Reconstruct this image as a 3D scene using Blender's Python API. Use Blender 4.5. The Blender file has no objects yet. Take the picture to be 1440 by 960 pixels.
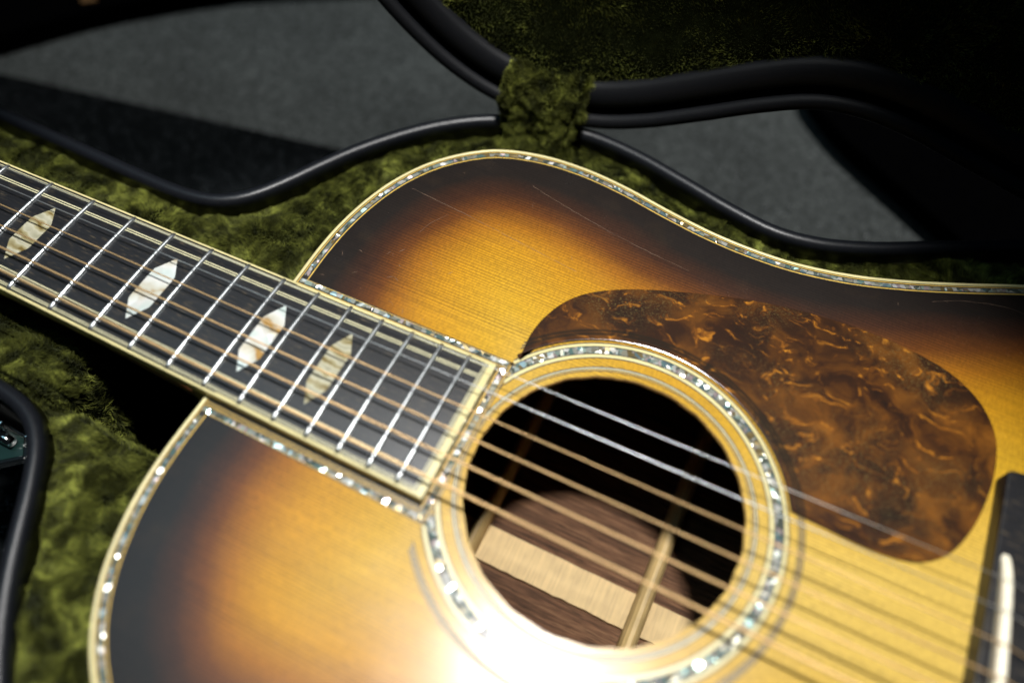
import bpy, math, random
import numpy as np
from mathutils import Vector, Matrix, noise

random.seed(7); rng = np.random.default_rng(11)
scene = bpy.context.scene
COL = scene.collection
MM = 0.001

# ------------------------------------------------------------------ camera
cam_d = bpy.data.cameras.new('camera'); cam = bpy.data.objects.new('camera', cam_d); COL.objects.link(cam)
R = ((0.90222674, -0.37986477, 0.20418047), (0.43063077, 0.76793089, -0.47417222), (0.02332483, 0.51573725, 0.85642924))
Mc = Matrix(R).to_4x4(); Mc.translation = Vector((518.17274777, -107.8718305, 276.64996169)) * MM
cam.matrix_world = Mc
cam_d.sensor_width = 36; cam_d.lens = 28.283; cam_d.clip_start = 0.01; cam_d.clip_end = 50
cam_d.dof.use_dof = True; cam_d.dof.focus_distance = 0.350; cam_d.dof.aperture_fstop = 2.6
cam_d.dof.aperture_blades = 0
scene.camera = cam

# ------------------------------------------------------------------ world, lamps, exposure
w = bpy.data.worlds.new('World'); scene.world = w; w.use_nodes = True
w.node_tree.nodes['Background'].inputs[0].default_value = (0.35, 0.48, 0.60, 1)
w.node_tree.nodes['Background'].inputs[1].default_value = 0.012
def lamp(name, kind, loc, energy, color, target=None, **kw):
    d = bpy.data.lights.new(name, kind); o = bpy.data.objects.new(name, d); COL.objects.link(o)
    o.location = Vector(loc) * MM; d.energy = energy; d.color = color
    if target is not None:
        o.rotation_euler = (Vector(target) * MM - o.location).to_track_quat('-Z', 'Y').to_euler()
    for k, v in kw.items(): setattr(d, k, v)
    return o
lamp('work_lamp', 'SPOT', (490, 95, 980), 70, (1.0, 0.985, 0.955), (436, -76, 0), shadow_soft_size=0.034, spot_size=math.radians(34.5), spot_blend=0.24)
lamp('floor_fill', 'SPOT', (1000, 1200, 1400), 100, (1.0, 0.985, 0.95), (330, 330, -130), shadow_soft_size=0.03, spot_size=math.radians(32), spot_blend=0.4)  # added spot with no known source, lights the carpet behind the lid
lamp('sheen_fill', 'AREA', (-40, 60, 1130), 1.35, (0.46, 0.80, 1.0), (400, -60, 0), shape='RECTANGLE', size=0.55, size_y=0.65)  # added unseen area light, gives the lacquer its bluish sheen and some fill
scene.view_settings.view_transform = 'Standard'; scene.view_settings.look = 'None'
scene.view_settings.exposure = 0; scene.view_settings.gamma = 1

# ------------------------------------------------------------------ material helpers
class NT:
    def __init__(s, name):
        s.m = bpy.data.materials.new(name); s.m.use_nodes = True; s.t = s.m.node_tree
        s.b = s.t.nodes['Principled BSDF']; s.out = s.t.nodes['Material Output']
    def n(s, typ, **kw):
        nd = s.t.nodes.new(typ)
        for k, v in kw.items():
            if k in nd.inputs and not hasattr(nd, k): nd.inputs[k].default_value = v
            else: setattr(nd, k, v)
        return nd
    def l(s, a, b): s.t.links.new(a, b)
    def set(s, **kw):
        for k, v in kw.items():
            s.b.inputs[k.replace('_', ' ')].default_value = v
        return s
    def coords(s, scale=(1, 1, 1), src='Object', loc=(0, 0, 0)):
        tc = s.n('ShaderNodeTexCoord'); mp = s.n('ShaderNodeMapping')
        mp.inputs['Scale'].default_value = scale; mp.inputs['Location'].default_value = loc
        s.l(tc.outputs[src], mp.inputs['Vector']); return mp.outputs[0]
    def noise(s, vec, scale, detail=2, rough=.5, dist=0):
        nd = s.n('ShaderNodeTexNoise'); nd.inputs['Scale'].default_value = scale; nd.inputs['Detail'].default_value = detail
        nd.inputs['Roughness'].default_value = rough; nd.inputs['Distortion'].default_value = dist
        s.l(vec, nd.inputs['Vector']); return nd.outputs['Fac']
    def ramp(s, fac, stops, interp='LINEAR'):
        nd = s.n('ShaderNodeValToRGB'); cr = nd.color_ramp; cr.interpolation = interp
        while len(cr.elements) < len(stops): cr.elements.new(0.5)
        for e, (p, c) in zip(cr.elements, stops):
            e.position = p; e.color = (c, c, c, 1) if isinstance(c, (int, float)) else (*c, 1)
        s.l(fac, nd.inputs[0]); return nd.outputs[0]
    def mix(s, fac, a, b, typ='MIX'):
        nd = s.n('ShaderNodeMix', data_type='RGBA', blend_type=typ)
        for i, v in ((0, fac), (6, a), (7, b)):
            if isinstance(v, (int, float)): nd.inputs[i].default_value = v
            elif isinstance(v, tuple): nd.inputs[i].default_value = (*v, 1)
            else: s.l(v, nd.inputs[i])
        return nd.outputs[2]
    def math(s, op, a, b=0.0):
        nd = s.n('ShaderNodeMath', operation=op)
        for i, v in ((0, a), (1, b)):
            if isinstance(v, (int, float)): nd.inputs[i].default_value = v
            else: s.l(v, nd.inputs[i])
        return nd.outputs[0]
    def bump(s, h, strength=.3, dist=.0002, inp='Normal'):
        nd = s.n('ShaderNodeBump'); nd.inputs['Strength'].default_value = strength; nd.inputs['Distance'].default_value = dist
        s.l(h, nd.inputs['Height']); s.l(nd.outputs[0], s.b.inputs[inp]); return nd.outputs[0]
    def color(s, c): s.l(c, s.b.inputs['Base Color']); return s

def simple(name, col, rough=.5, metal=0, var=.25, scale=300, bump=0.0, **kw):
    t = NT(name); t.set(Roughness=rough, Metallic=metal, **kw)
    f = t.noise(t.coords(), scale, 3)
    c2 = tuple(max(0, x * (1 - var)) for x in col); c1 = tuple(min(1, x * (1 + var)) for x in col)
    t.color(t.ramp(f, [(.3, c2), (.7, c1)]))
    if bump: t.bump(f, bump)
    return t.m

M = {}
# sunburst spruce: the burst follows the distance to the body edge (attribute edge_mm), as it was sprayed
def spruce_top():
    t = NT('sunburst_spruce')
    at = t.n('ShaderNodeAttribute', attribute_name='edge_mm')
    blot = t.noise(t.coords((1, 1, 1)), 22, 3)
    e = t.math('ADD', at.outputs['Fac'], t.math('MULTIPLY', t.math('SUBTRACT', blot, .5), 11.0))
    e = t.math('MULTIPLY', e, 1 / 130.0)
    burst = t.ramp(e, [(0.0, (.008, .0055, .0045)), (.12, (.011, .007, .005)),  (.195, (.040, .013, .0045)), (.265, (.120, .036, .004)),
                       (.34, (.30, .110, .004)), (.45, (.48, .225, .006)), (.66, (.53, .300, .014)), (1.0, (.58, .39, .075))])
    g1 = t.noise(t.coords((4, 950, 1)), 1.0, 2, .5, .1)
    g2 = t.noise(t.coords((2, 240, 1)), 1.0, 2)
    wv = t.n('ShaderNodeTexWave', wave_type='BANDS', bands_direction='Y', wave_profile='SAW')
    wp = t.n('ShaderNodeVectorMath', operation='MULTIPLY_ADD'); wn = t.n('ShaderNodeTexNoise'); wn.inputs['Scale'].default_value = 1.0; wn.inputs['Detail'].default_value = 2
    t.l(t.coords((4, 60, 1)), wn.inputs['Vector']); t.l(wn.outputs['Color'], wp.inputs[0]); wp.inputs[1].default_value = (0, .006, 0); t.l(t.coords(), wp.inputs[2])
    t.l(wp.outputs[0], wv.inputs['Vector']); wv.inputs['Scale'].default_value = 240
    amp = t.ramp(t.noise(t.coords((6, 90, 1)), 1.0, 2), [(.30, .35), (.60, 1)])
    rings = t.mix(amp, (1, 1, 1), t.ramp(wv.outputs['Fac'], [(0, 1.06), (.50, .97), (.84, .42), (1.0, .75)]))
    gr = t.mix(.45, rings, t.ramp(g1, [(.34, .62), (.50, 1.0)]), 'MULTIPLY')
    gb = t.ramp(g2, [(.3, .94), (.7, 1.03)])
    silk = t.ramp(t.noise(t.coords((1300, 380, 1)), 1.0, 3), [(.35, .78), (.65, 1.14)])
    c = t.mix(.85, burst, gr, 'MULTIPLY'); c = t.mix(1.0, c, gb, 'MULTIPLY'); c = t.mix(.8, c, silk, 'MULTIPLY')
    worn = t.ramp(t.noise(t.coords((1, 1, 1), loc=(3, 1, 0)), 60, 4, .6), [(.55, 0), (.80, .03)])
    c = t.mix(worn, c, (.30, .17, .06))
    t.color(c); t.set(Roughness=.55); t.b.inputs['Specular IOR Level'].default_value = .12
    t.b.inputs['Coat Weight'].default_value = .68; t.b.inputs['Coat Roughness'].default_value = .24
    t.b.inputs['Coat Tint'].default_value = (1, 1, 1, 1)
    sm = t.ramp(t.noise(t.coords((1, 1, 1), loc=(.3, .7, 0)), 45, 5, .65), [(.3, .22), (.7, .285)])
    t.l(sm, t.b.inputs['Coat Roughness'])
    t.bump(g1, .12, .0001)
    fine = t.noise(t.coords((40, 900, 1)), 1.0, 2)
    t.bump(fine, .10, .00006, 'Coat Normal')
    return t.m
M['top'] = spruce_top()
def rosewood():
    t = NT('rosewood')
    v = t.coords((14, 520, 520)); a = t.noise(v, 1.0, 6, .72, .3); b = t.noise(t.coords((90, 3000, 3000)), 1.0, 3)
    c = t.ramp(a, [(.30, (.022, .010, .006)), (.45, (.085, .040, .020)), (.56, (.15, .073, .036)), (.70, (.23, .125, .065))])
    c = t.mix(.8, c, t.ramp(b, [(.40, .22), (.52, 1.1)]), 'MULTIPLY')
    t.color(c); t.set(Roughness=.7); t.b.inputs['Specular IOR Level'].default_value = .15; t.bump(b, .4, .0003); return t.m
M['rosewood'] = rosewood()
def plain_spruce(name, sx, sy, col=(.60, .42, .19), lo=.72):
    t = NT(name); a = t.noise(t.coords((sx, sy, sx)), 1.0, 3, .55)
    b = t.noise(t.coords((1, 1, 1)), 90, 3)
    c = t.ramp(a, [(.35, tuple(x * lo for x in col)), (.5, col), (.7, tuple(min(1, x * 1.12) for x in col))])
    c = t.mix(.6, c, t.ramp(b, [(.3, .75), (.7, 1.1)]), 'MULTIPLY')
    t.color(c); t.set(Roughness=.6); t.bump(a, .2); return t.m
M['strip'] = plain_spruce('cross_grain_spruce', 1100, 60, (.56, .39, .17), .86)
M['brace'] = plain_spruce('brace_spruce', 900, 25, (.52, .36, .15))
M['hole_wood'] = plain_spruce('rosette_spruce', 10, 700, (.62, .36, .11))
def ebony():
    t = NT('ebony'); a = t.noise(t.coords((30, 1200, 300)), 1.0, 4, .6)
    fl = t.noise(t.coords((180, 1800, 300)), 1.0, 2)
    c = t.ramp(a, [(.3, (.004, .0042, .005)), (.62, (.010, .010, .012)), (.8, (.022, .021, .021))])
    c = t.mix(t.ramp(fl, [(.60, 0), (.70, .7)]), c, (.085, .065, .04))
    t.color(c); t.set(Roughness=.40); t.bump(a, .15); 
    t.b.inputs['Specular IOR Level'].default_value = .25; t.b.inputs['Coat Weight'].default_value = .8; t.b.inputs['Coat Roughness'].default_value = .37
    return t.m
M['ebony'] = ebony(); M['bridge_ebony'] = ebony(); M['bridge_ebony'].name = 'bridge_ebony'
for nd in M['bridge_ebony'].node_tree.nodes:
    if nd.type == 'BSDF_PRINCIPLED': nd.inputs['Coat Weight'].default_value = .15
M['cream'] = simple('aged_cream_binding', (.60, .53, .26), .32, var=.10, scale=60)
M['ivory'] = simple('bone', (.80, .74, .58), .35, var=.06, scale=80)
M['amber'] = simple('amber_line', (.55, .36, .07), .4, var=.15)
M['black_line'] = simple('black_line', (.012, .010, .008), .4)
M['pale_line'] = simple('pale_line', (.55, .52, .33), .4, var=.1)
M['nickel'] = simple('nickel_fret', (.55, .58, .59), .34, .95, var=.08, scale=600)
M['steel'] = simple('plain_steel', (.74, .77, .78), .34, .9, var=.05)
def bronze():
    t = NT('bronze_winding'); wv = t.n('ShaderNodeTexWave', wave_type='BANDS', bands_direction='X')
    t.l(t.coords(), wv.inputs['Vector']); wv.inputs['Scale'].default_value = 900; wv.inputs['Distortion'].default_value = 0
    t.color(t.ramp(wv.outputs['Fac'], [(.1, (.55, .33, .13)), (.6, (.95, .66, .34))])); t.set(Metallic=.8, Roughness=.38)
    t.bump(wv.outputs['Fac'], .35, .0001); return t.m
M['bronze'] = bronze()
M['mahogany'] = simple('mahogany', (.10, .035, .015), .35, var=.3, scale=150)
def shell(name, pearl):
    t = NT(name)
    oi = t.n('ShaderNodeObjectInfo'); tc = t.n('ShaderNodeTexCoord'); ad = t.n('ShaderNodeVectorMath', operation='ADD')
    sc = t.n('ShaderNodeVectorMath', operation='SCALE'); sc.inputs['Scale'].default_value = 1.0
    cb = t.n('ShaderNodeCombineXYZ'); t.l(oi.outputs['Random'], cb.inputs[0]); t.l(oi.outputs['Random'], cb.inputs[1])
    t.l(tc.outputs['Object'], ad.inputs[0]); t.l(cb.outputs[0], ad.inputs[1]); v = ad.outputs[0]
    nz = t.n('ShaderNodeTexNoise'); nz.inputs['Scale'].default_value = 150; nz.inputs['Detail'].default_value = 2; t.l(v, nz.inputs['Vector'])
    d = t.n('ShaderNodeVectorMath', operation='MULTIPLY_ADD'); t.l(nz.outputs['Color'], d.inputs[0]); d.inputs[1].default_value = (.006,) * 3; t.l(v, d.inputs[2])
    vo = t.n('ShaderNodeTexVoronoi'); vo.inputs['Scale'].default_value = 110 if pearl else 520; t.l(d.outputs[0], vo.inputs['Vector'])
    sep = t.n('ShaderNodeSeparateColor'); t.l(vo.outputs['Color'], sep.inputs[0])
    if pearl:
        wv = t.n('ShaderNodeTexWave', wave_type='RINGS'); t.l(d.outputs[0], wv.inputs['Vector']); wv.inputs['Scale'].default_value = 18; wv.inputs['Distortion'].default_value = 9; wv.inputs['Detail'].default_value = 2
        fac = t.mix(.5, wv.outputs['Fac'], t.noise(v, 120, 2))
        c = t.ramp(fac, [(.22, (.46, .26, .07)), (.28, (.62, .58, .46)), (.46, (.74, .73, .66)), (.60, (.80, .79, .76)), (.8, (.62, .72, .68))])
    else:
        c = t.ramp(sep.outputs[0], [(0, (.12, .14, .115)), (.12, (.44, .46, .40)), (.24, (.14, .23, .21)), (.34, (.32, .31, .24)), (.50, (.62, .61, .56)), (.58, (.24, .18, .08)),
                                    (.68, (.34, .44, .38)), (.76, (.45, .36, .36)), (.84, (.16, .25, .28)), (.93, (.78, .78, .74))], 'CONSTANT')
    t.color(c); t.set(Metallic=.35 if pearl else .55, Roughness=.28 if pearl else .22)
    ge = t.n('ShaderNodeNewGeometry'); sub = t.n('ShaderNodeVectorMath', operation='SUBTRACT'); t.l(vo.outputs['Color'], sub.inputs[0]); sub.inputs[1].default_value = (.5,) * 3
    ma = t.n('ShaderNodeVectorMath', operation='MULTIPLY_ADD'); t.l(sub.outputs[0], ma.inputs[0]); ma.inputs[1].default_value = (.30 if pearl else .60,) * 3; t.l(ge.outputs['Normal'], ma.inputs[2])
    nn = t.n('ShaderNodeVectorMath', operation='NORMALIZE'); t.l(ma.outputs[0], nn.inputs[0]); t.l(nn.outputs[0], t.b.inputs['Normal'])
    t.b.inputs['Coat Weight'].default_value = .4; t.b.inputs['Coat Roughness'].default_value = .15
    return t.m
M['abalone'] = shell('abalone_shell', False); M['pearl'] = shell('mother_of_pearl', True); M['pearl_dull'] = shell('dull_mother_of_pearl', True)
for nd in M['pearl_dull'].node_tree.nodes:
    if nd.type == 'VALTORGB':
        for e, c_ in zip(nd.color_ramp.elements, ((.16, .11, .03), (.26, .22, .11), (.36, .33, .20), (.46, .44, .33), (.30, .29, .20))): e.color = (*c_, 1)
    if nd.type == 'TEX_WAVE': nd.inputs['Scale'].default_value = 55; nd.inputs['Distortion'].default_value = 5
    if nd.type == 'BSDF_PRINCIPLED': nd.inputs['Metallic'].default_value = .1; nd.inputs['Roughness'].default_value = .4
def tortoise():
    t = NT('tortoise_celluloid')
    v = t.coords((1, 1, 1)); 
    nz = t.n('ShaderNodeTexNoise'); nz.inputs['Scale'].default_value = 42; nz.inputs['Detail'].default_value = 3; t.l(v, nz.inputs['Vector'])
    def warp(src, amt):
        d = t.n('ShaderNodeVectorMath', operation='MULTIPLY_ADD'); t.l(nz.outputs['Color'], d.inputs[0]); d.inputs[1].default_value = amt; t.l(src, d.inputs[2]); return d.outputs[0]
    a = t.noise(warp(v, (.03, .02, 0)), 48, 7, .62, .3)
    b = t.noise(t.coords((.8, 1.1, 1), loc=(.2, .4, 0)), 26, 3, .5)
    c = t.ramp(a, [(.32, (.010, .004, .002)), (.46, (.030, .010, .0025)), (.58, (.105, .036, .004)), (.72, (.20, .072, .007))])
    c = t.mix(t.ramp(b, [(.36, .80), (.60, 0)]), c, (.018, .007, .003))
    mp = t.n('ShaderNodeMapping'); mp.inputs['Rotation'].default_value = (0, 0, -.6); mp.inputs['Scale'].default_value = (1, 2.3, 1); t.l(warp(v, (.045, .03, 0)), mp.inputs['Vector'])
    fl = t.noise(mp.outputs[0], 122, 6, .66, .3)
    big = t.ramp(t.noise(v, 30, 2), [(.40, .0), (.62, 1.0)])
    fc = t.mix(1.0, t.ramp(fl, [(.535, 0), (.585, .42), (.65, 1)]), t.ramp(t.noise(v, 34, 2), [(.36, .18), (.57, 1.0)]), 'MULTIPLY')
    c = t.mix(fc, c, t.ramp(fl, [(.57, (.17, .052, .005)), (.69, (.50, .20, .015))]))
    # worn speckle of fine scratches
    s = t.noise(t.coords((900, 2200, 1)), 1.0, 3, .6); area = t.noise(t.coords((1, 1, 1), loc=(.13, .22, 0)), 24, 2)
    sp = t.math('MULTIPLY', t.ramp(s, [(.55, 0), (.66, 1)]), t.ramp(area, [(.45, 0), (.62, .55)]))
    c = t.mix(sp, c, (.20, .15, .05))
    # the outer rosette line seen through the celluloid
    tc = t.n('ShaderNodeTexCoord'); sx = t.n('ShaderNodeVectorMath', operation='DISTANCE'); t.l(tc.outputs['Object'], sx.inputs[0]); sx.inputs[1].default_value = (.5107, 0, .0009)
    rr = t.math('MULTIPLY', sx.outputs['Value'], 10.0)
    line = t.ramp(rr, [(.688, 0), (.694, .85), (.700, .85), (.703, .35), (.708, .35), (.711, .85), (.716, .85), (.722, 0)])
    c = t.mix(line, c, (.010, .007, .003))
    t.color(c); t.set(Roughness=.5); t.b.inputs['Specular IOR Level'].default_value = .1
    t.b.inputs['Coat Weight'].default_value = .7; t.b.inputs['Coat Roughness'].default_value = .13
    t.bump(t.noise(t.coords(), 260, 4, .6), .10, .0001, 'Coat Normal')
    return t.m
M['tortoise'] = tortoise()
M['vinyl'] = simple('black_vinyl', (.006, .007, .0095), .38, var=.2, scale=1500, bump=.35, Specular_IOR_Level=.35)
M['vinyl_lid'] = simple('black_vinyl_lid', (.0055, .006, .0075), .55, var=.2, scale=1500, bump=.4, Specular_IOR_Level=.16)
M['vinyl_matt'] = simple('black_matt_vinyl', (.004, .0042, .005), .8, var=.3, scale=900, bump=.4, Specular_IOR_Level=.12)
M['near_black'] = simple('near_black_matt', (.0012, .0012, .0014), .95, var=.3, scale=400, Specular_IOR_Level=.0)  # near-black; on the right-hand block it stands in for shade
M['chrome'] = simple('chrome', (.75, .76, .74), .10, 1.0, var=.03)
M['teal_reflection'] = simple('dark_teal_reflection', (.002, .013, .011), .3, var=.2, scale=100)  # dark teal reflection of the chrome latch lever, put into its colour
M['tan'] = simple('tan_leather', (.16, .085, .03), .6, var=.3, scale=200)
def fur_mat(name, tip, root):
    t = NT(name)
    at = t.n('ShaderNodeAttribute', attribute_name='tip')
    f = t.ramp(t.noise(t.coords(), 95, 6, .68, .8), [(.42, 0), (.55, .32), (.67, 1)])  # uneven sheen of the crushed pile, put into the tip colour as noise
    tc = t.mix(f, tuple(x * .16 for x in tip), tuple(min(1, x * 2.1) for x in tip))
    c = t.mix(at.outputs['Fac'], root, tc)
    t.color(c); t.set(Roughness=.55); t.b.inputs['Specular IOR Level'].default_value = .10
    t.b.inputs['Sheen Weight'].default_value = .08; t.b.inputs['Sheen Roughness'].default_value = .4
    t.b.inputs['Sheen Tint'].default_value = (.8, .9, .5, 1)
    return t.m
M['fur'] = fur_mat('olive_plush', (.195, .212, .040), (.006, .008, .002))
M['fur_base'] = simple('olive_plush_backing', (.005, .006, .002), 1.0, var=.4, scale=200, Specular_IOR_Level=.0)
def carpet():
    t = NT('dark_carpet')
    v = t.coords()
    a = t.noise(v, 900, 3, .7); b = t.noise(v, 14, 3)
    a2 = t.noise(v, 260, 3, .7); c = t.mix(1.0, t.ramp(a, [(.3, (.056, .063, .062)), (.7, (.130, .143, .141))]), t.ramp(a2, [(.36, .45), (.64, 1.35)]), 'MULTIPLY')
    c = t.mix(.7, c, t.ramp(b, [(.3, .75), (.7, 1.15)]), 'MULTIPLY')
    vo = t.n('ShaderNodeTexVoronoi'); vo.inputs['Scale'].default_value = 330; t.l(v, vo.inputs['Vector'])
    sep = t.n('ShaderNodeSeparateColor'); t.l(vo.outputs['Color'], sep.inputs[0])
    spk = t.math('MULTIPLY', t.ramp(vo.outputs['Distance'], [(.10, 1), (.17, 0)]), t.ramp(sep.outputs[0], [(.78, 0), (.80, 1)]))
    c = t.mix(spk, c, (.62, .66, .68))
    t.color(c); t.set(Roughness=.9); t.b.inputs['Specular IOR Level'].default_value = .1; t.bump(a, .8, .001); return t.m
M['carpet'] = carpet()
def black_sheet():
    t = NT('black_grained_sheet'); v = t.coords()
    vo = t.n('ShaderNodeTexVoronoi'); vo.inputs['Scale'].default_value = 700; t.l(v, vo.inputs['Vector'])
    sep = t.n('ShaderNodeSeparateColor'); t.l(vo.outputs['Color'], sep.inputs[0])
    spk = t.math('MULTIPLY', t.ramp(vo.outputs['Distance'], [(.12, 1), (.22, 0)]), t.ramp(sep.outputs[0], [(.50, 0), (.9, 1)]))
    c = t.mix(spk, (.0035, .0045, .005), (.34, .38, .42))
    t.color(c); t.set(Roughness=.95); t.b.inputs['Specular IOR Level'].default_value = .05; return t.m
M['mat'] = black_sheet()

# ------------------------------------------------------------------ mesh helpers (all lengths in mm)
def link(name, me, mat, parent=None):
    o = bpy.data.objects.new(name, me); COL.objects.link(o)
    if mat and not me.materials: me.materials.append(mat)
    if parent: o.parent = parent
    return o
def mesh(name, V, F, mat, parent=None, smooth=False, attr=None):
    me = bpy.data.meshes.new(name); V = np.asarray(V, float) * MM
    me.from_pydata(V.tolist(), [], F); me.update()
    if attr:
        a = me.attributes.new(attr[0], 'FLOAT', 'POINT'); a.data.foreach_set('value', np.asarray(attr[1], np.float32))
    if smooth: me.polygons.foreach_set('use_smooth', [True] * len(me.polygons))
    return link(name, me, mat, parent)
def empty(name, loc, label, cat, group=None):
    o = bpy.data.objects.new(name, None); COL.objects.link(o); o.location = Vector(loc) * MM
    o['label'] = label; o['category'] = cat; o.empty_display_size = .02
    if group: o['group'] = group
    return o
def fixparent(root):
    bpy.context.view_layer.update()
    for c in root.children: c.matrix_parent_inverse = root.matrix_world.inverted()
def spline(P, step, closed=False):
    P = [np.array(p, float) for p in P]; n = len(P); out = []
    rngs = range(n if closed else n - 1)
    for i in rngs:
        if closed: a, b, c, d = P[i - 1], P[i], P[(i + 1) % n], P[(i + 2) % n]
        else: a, b, c, d = P[max(i - 1, 0)], P[i], P[i + 1], P[min(i + 2, n - 1)]
        k = max(1, int(np.linalg.norm(c - b) / step))
        # centripetal Catmull-Rom
        t0 = 0; t1 = t0 + max(1e-3, np.linalg.norm(b - a)) ** .5; t2 = t1 + max(1e-3, np.linalg.norm(c - b)) ** .5; t3 = t2 + max(1e-3, np.linalg.norm(d - c)) ** .5
        for j in range(k):
            t = t1 + (t2 - t1) * j / k
            A1 = (t1 - t) / (t1 - t0) * a + (t - t0) / (t1 - t0) * b; A2 = (t2 - t) / (t2 - t1) * b + (t - t1) / (t2 - t1) * c; A3 = (t3 - t) / (t3 - t2) * c + (t - t2) / (t3 - t2) * d
            B1 = (t2 - t) / (t2 - t0) * A1 + (t - t0) / (t2 - t0) * A2; B2 = (t3 - t) / (t3 - t1) * A2 + (t - t1) / (t3 - t1) * A3
            out.append((t2 - t) / (t2 - t1) * B1 + (t - t1) / (t2 - t1) * B2)
    if not closed: out.append(P[-1])
    return np.array(out)
def normals2(P, closed):
    if closed: T = np.roll(P, -1, 0) - np.roll(P, 1, 0)
    else: T = np.gradient(P, axis=0)
    T /= np.linalg.norm(T, axis=1)[:, None] + 1e-12
    return np.c_[-T[:, 1], T[:, 0]]            # left of travel
def strip(P, N, d0, d1, z, closed):
    """flat band between two offsets of a path"""
    n = len(P); A = P + N * d0; B = P + N * d1
    V = np.r_[np.c_[A, np.full(n, z)], np.c_[B, np.full(n, z)]]
    F = [(i, (i + 1) % n, n + (i + 1) % n, n + i) for i in range(n if closed else n - 1)]
    return V, F
def sweep(P, N, prof, closed, capped=True, close_prof=True):
    """profile = list of (offset, z) swept along a plan path"""
    n, k = len(P), len(prof); V = []
    for p, m in zip(P, N):
        for (o, z) in prof: V.append((p[0] + m[0] * o, p[1] + m[1] * o, z))
    F = []
    for i in range(n if closed else n - 1):
        j = (i + 1) % n
        for a in range(k if close_prof else k - 1):
            b = (a + 1) % k; F.append((i * k + a, j * k + a, j * k + b, i * k + b))
    if not closed and capped and close_prof: F.append(tuple(range(k))); F.append(tuple(range((n - 1) * k, n * k))[::-1])
    return V, F
def box(x0, x1, y0, y1, z0, z1):
    V = [(x, y, z) for x in (x0, x1) for y in (y0, y1) for z in (z0, z1)]
    return V, [(0, 1, 3, 2), (4, 6, 7, 5), (0, 4, 5, 1), (2, 3, 7, 6), (0, 2, 6, 4), (1, 5, 7, 3)]
def join(parts):
    V = []; F = []
    for v, f in parts:
        o = len(V); V += [tuple(q) for q in v]; F += [tuple(i + o for i in q) for q in f]
    return V, F
def bevel(o, width, seg=3):
    m = o.modifiers.new('bevel', 'BEVEL'); m.width = width * MM; m.segments = seg; m.limit_method = 'ANGLE'; m.harden_normals = False
    return o
def extrude_poly(P, z0, z1):
    n = len(P); V = [(p[0], p[1], z1) for p in P] + [(p[0], p[1], z0) for p in P]
    F = [tuple(range(n)), tuple(range(2 * n - 1, n - 1, -1))] + [(i, n + i, n + (i + 1) % n, (i + 1) % n) for i in range(n)]
    return V, F
def dist_poly(Q, P, closed=True):
    """unsigned distance of points Q to polyline P"""
    A = P if closed else P[:-1]; B = np.roll(P, -1, 0) if closed else P[1:]
    D = B - A; L = (D ** 2).sum(1) + 1e-12; best = np.full(len(Q), 1e9)
    for k in range(0, len(Q), 4000):
        q = Q[k:k + 4000][:, None, :]; t = np.clip(((q - A) * D).sum(2) / L, 0, 1)
        best[k:k + 4000] = np.sqrt((((A + t[..., None] * D) - q) ** 2).sum(2)).min(1)
    return best
def inside(Q, P):
    x, y = Q[:, 0], Q[:, 1]; c = np.zeros(len(Q), bool); X, Y = P[:, 0], P[:, 1]; X2, Y2 = np.roll(X, -1), np.roll(Y, -1)
    for a, b, c2, d in zip(X, Y, X2, Y2):
        if b == d: continue
        c ^= ((b > y) != (d > y)) & (x < (c2 - a) * (y - b) / (d - b) + a)
    return c
def sm(a, b, x): t = np.clip((x - a) / (b - a), 0, 1); return t * t * (3 - 2 * t)

LAT = np.random.default_rng(5).uniform(-1, 1, (64, 64, 64)).astype(np.float32)
def vnoise(P, scale, seed=0):
    P = np.asarray(P, float); Q_ = P * scale + np.array([seed * 13.7, seed * 7.3, seed * 3.1]) + 1000
    i = np.floor(Q_).astype(int); f = Q_ - i; f = f * f * (3 - 2 * f); r_ = 0
    for a in (0, 1):
        for b in (0, 1):
            for c in (0, 1):
                wt = (f[:, 0] if a else 1 - f[:, 0]) * (f[:, 1] if b else 1 - f[:, 1]) * (f[:, 2] if c else 1 - f[:, 2])
                r_ = r_ + wt * LAT[(i[:, 0] + a) % 64, (i[:, 1] + b) % 64, (i[:, 2] + c) % 64]
    return r_ * .8

# ------------------------------------------------------------------ floor
V, F = box(-6000, 6000, -6000, 6000, -134, -130)
fl = mesh('floor', [(-6000, -6000, -130), (6000, -6000, -130), (6000, 6000, -130), (-6000, 6000, -130)], [(0, 1, 2, 3)], M['carpet'])
fl['kind'] = 'structure'
sheet_o = mesh('black_sheet', [(-1200, -1200, -129.95), (1500, -1200, -129.95), (1500, 431, -129.95), (-1200, -60, -129.95)], [(0, 1, 2, 3)], M['mat'])  # thin black speckled sheet under the case, ending behind the neck
sheet_o['kind'] = 'structure'

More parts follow.
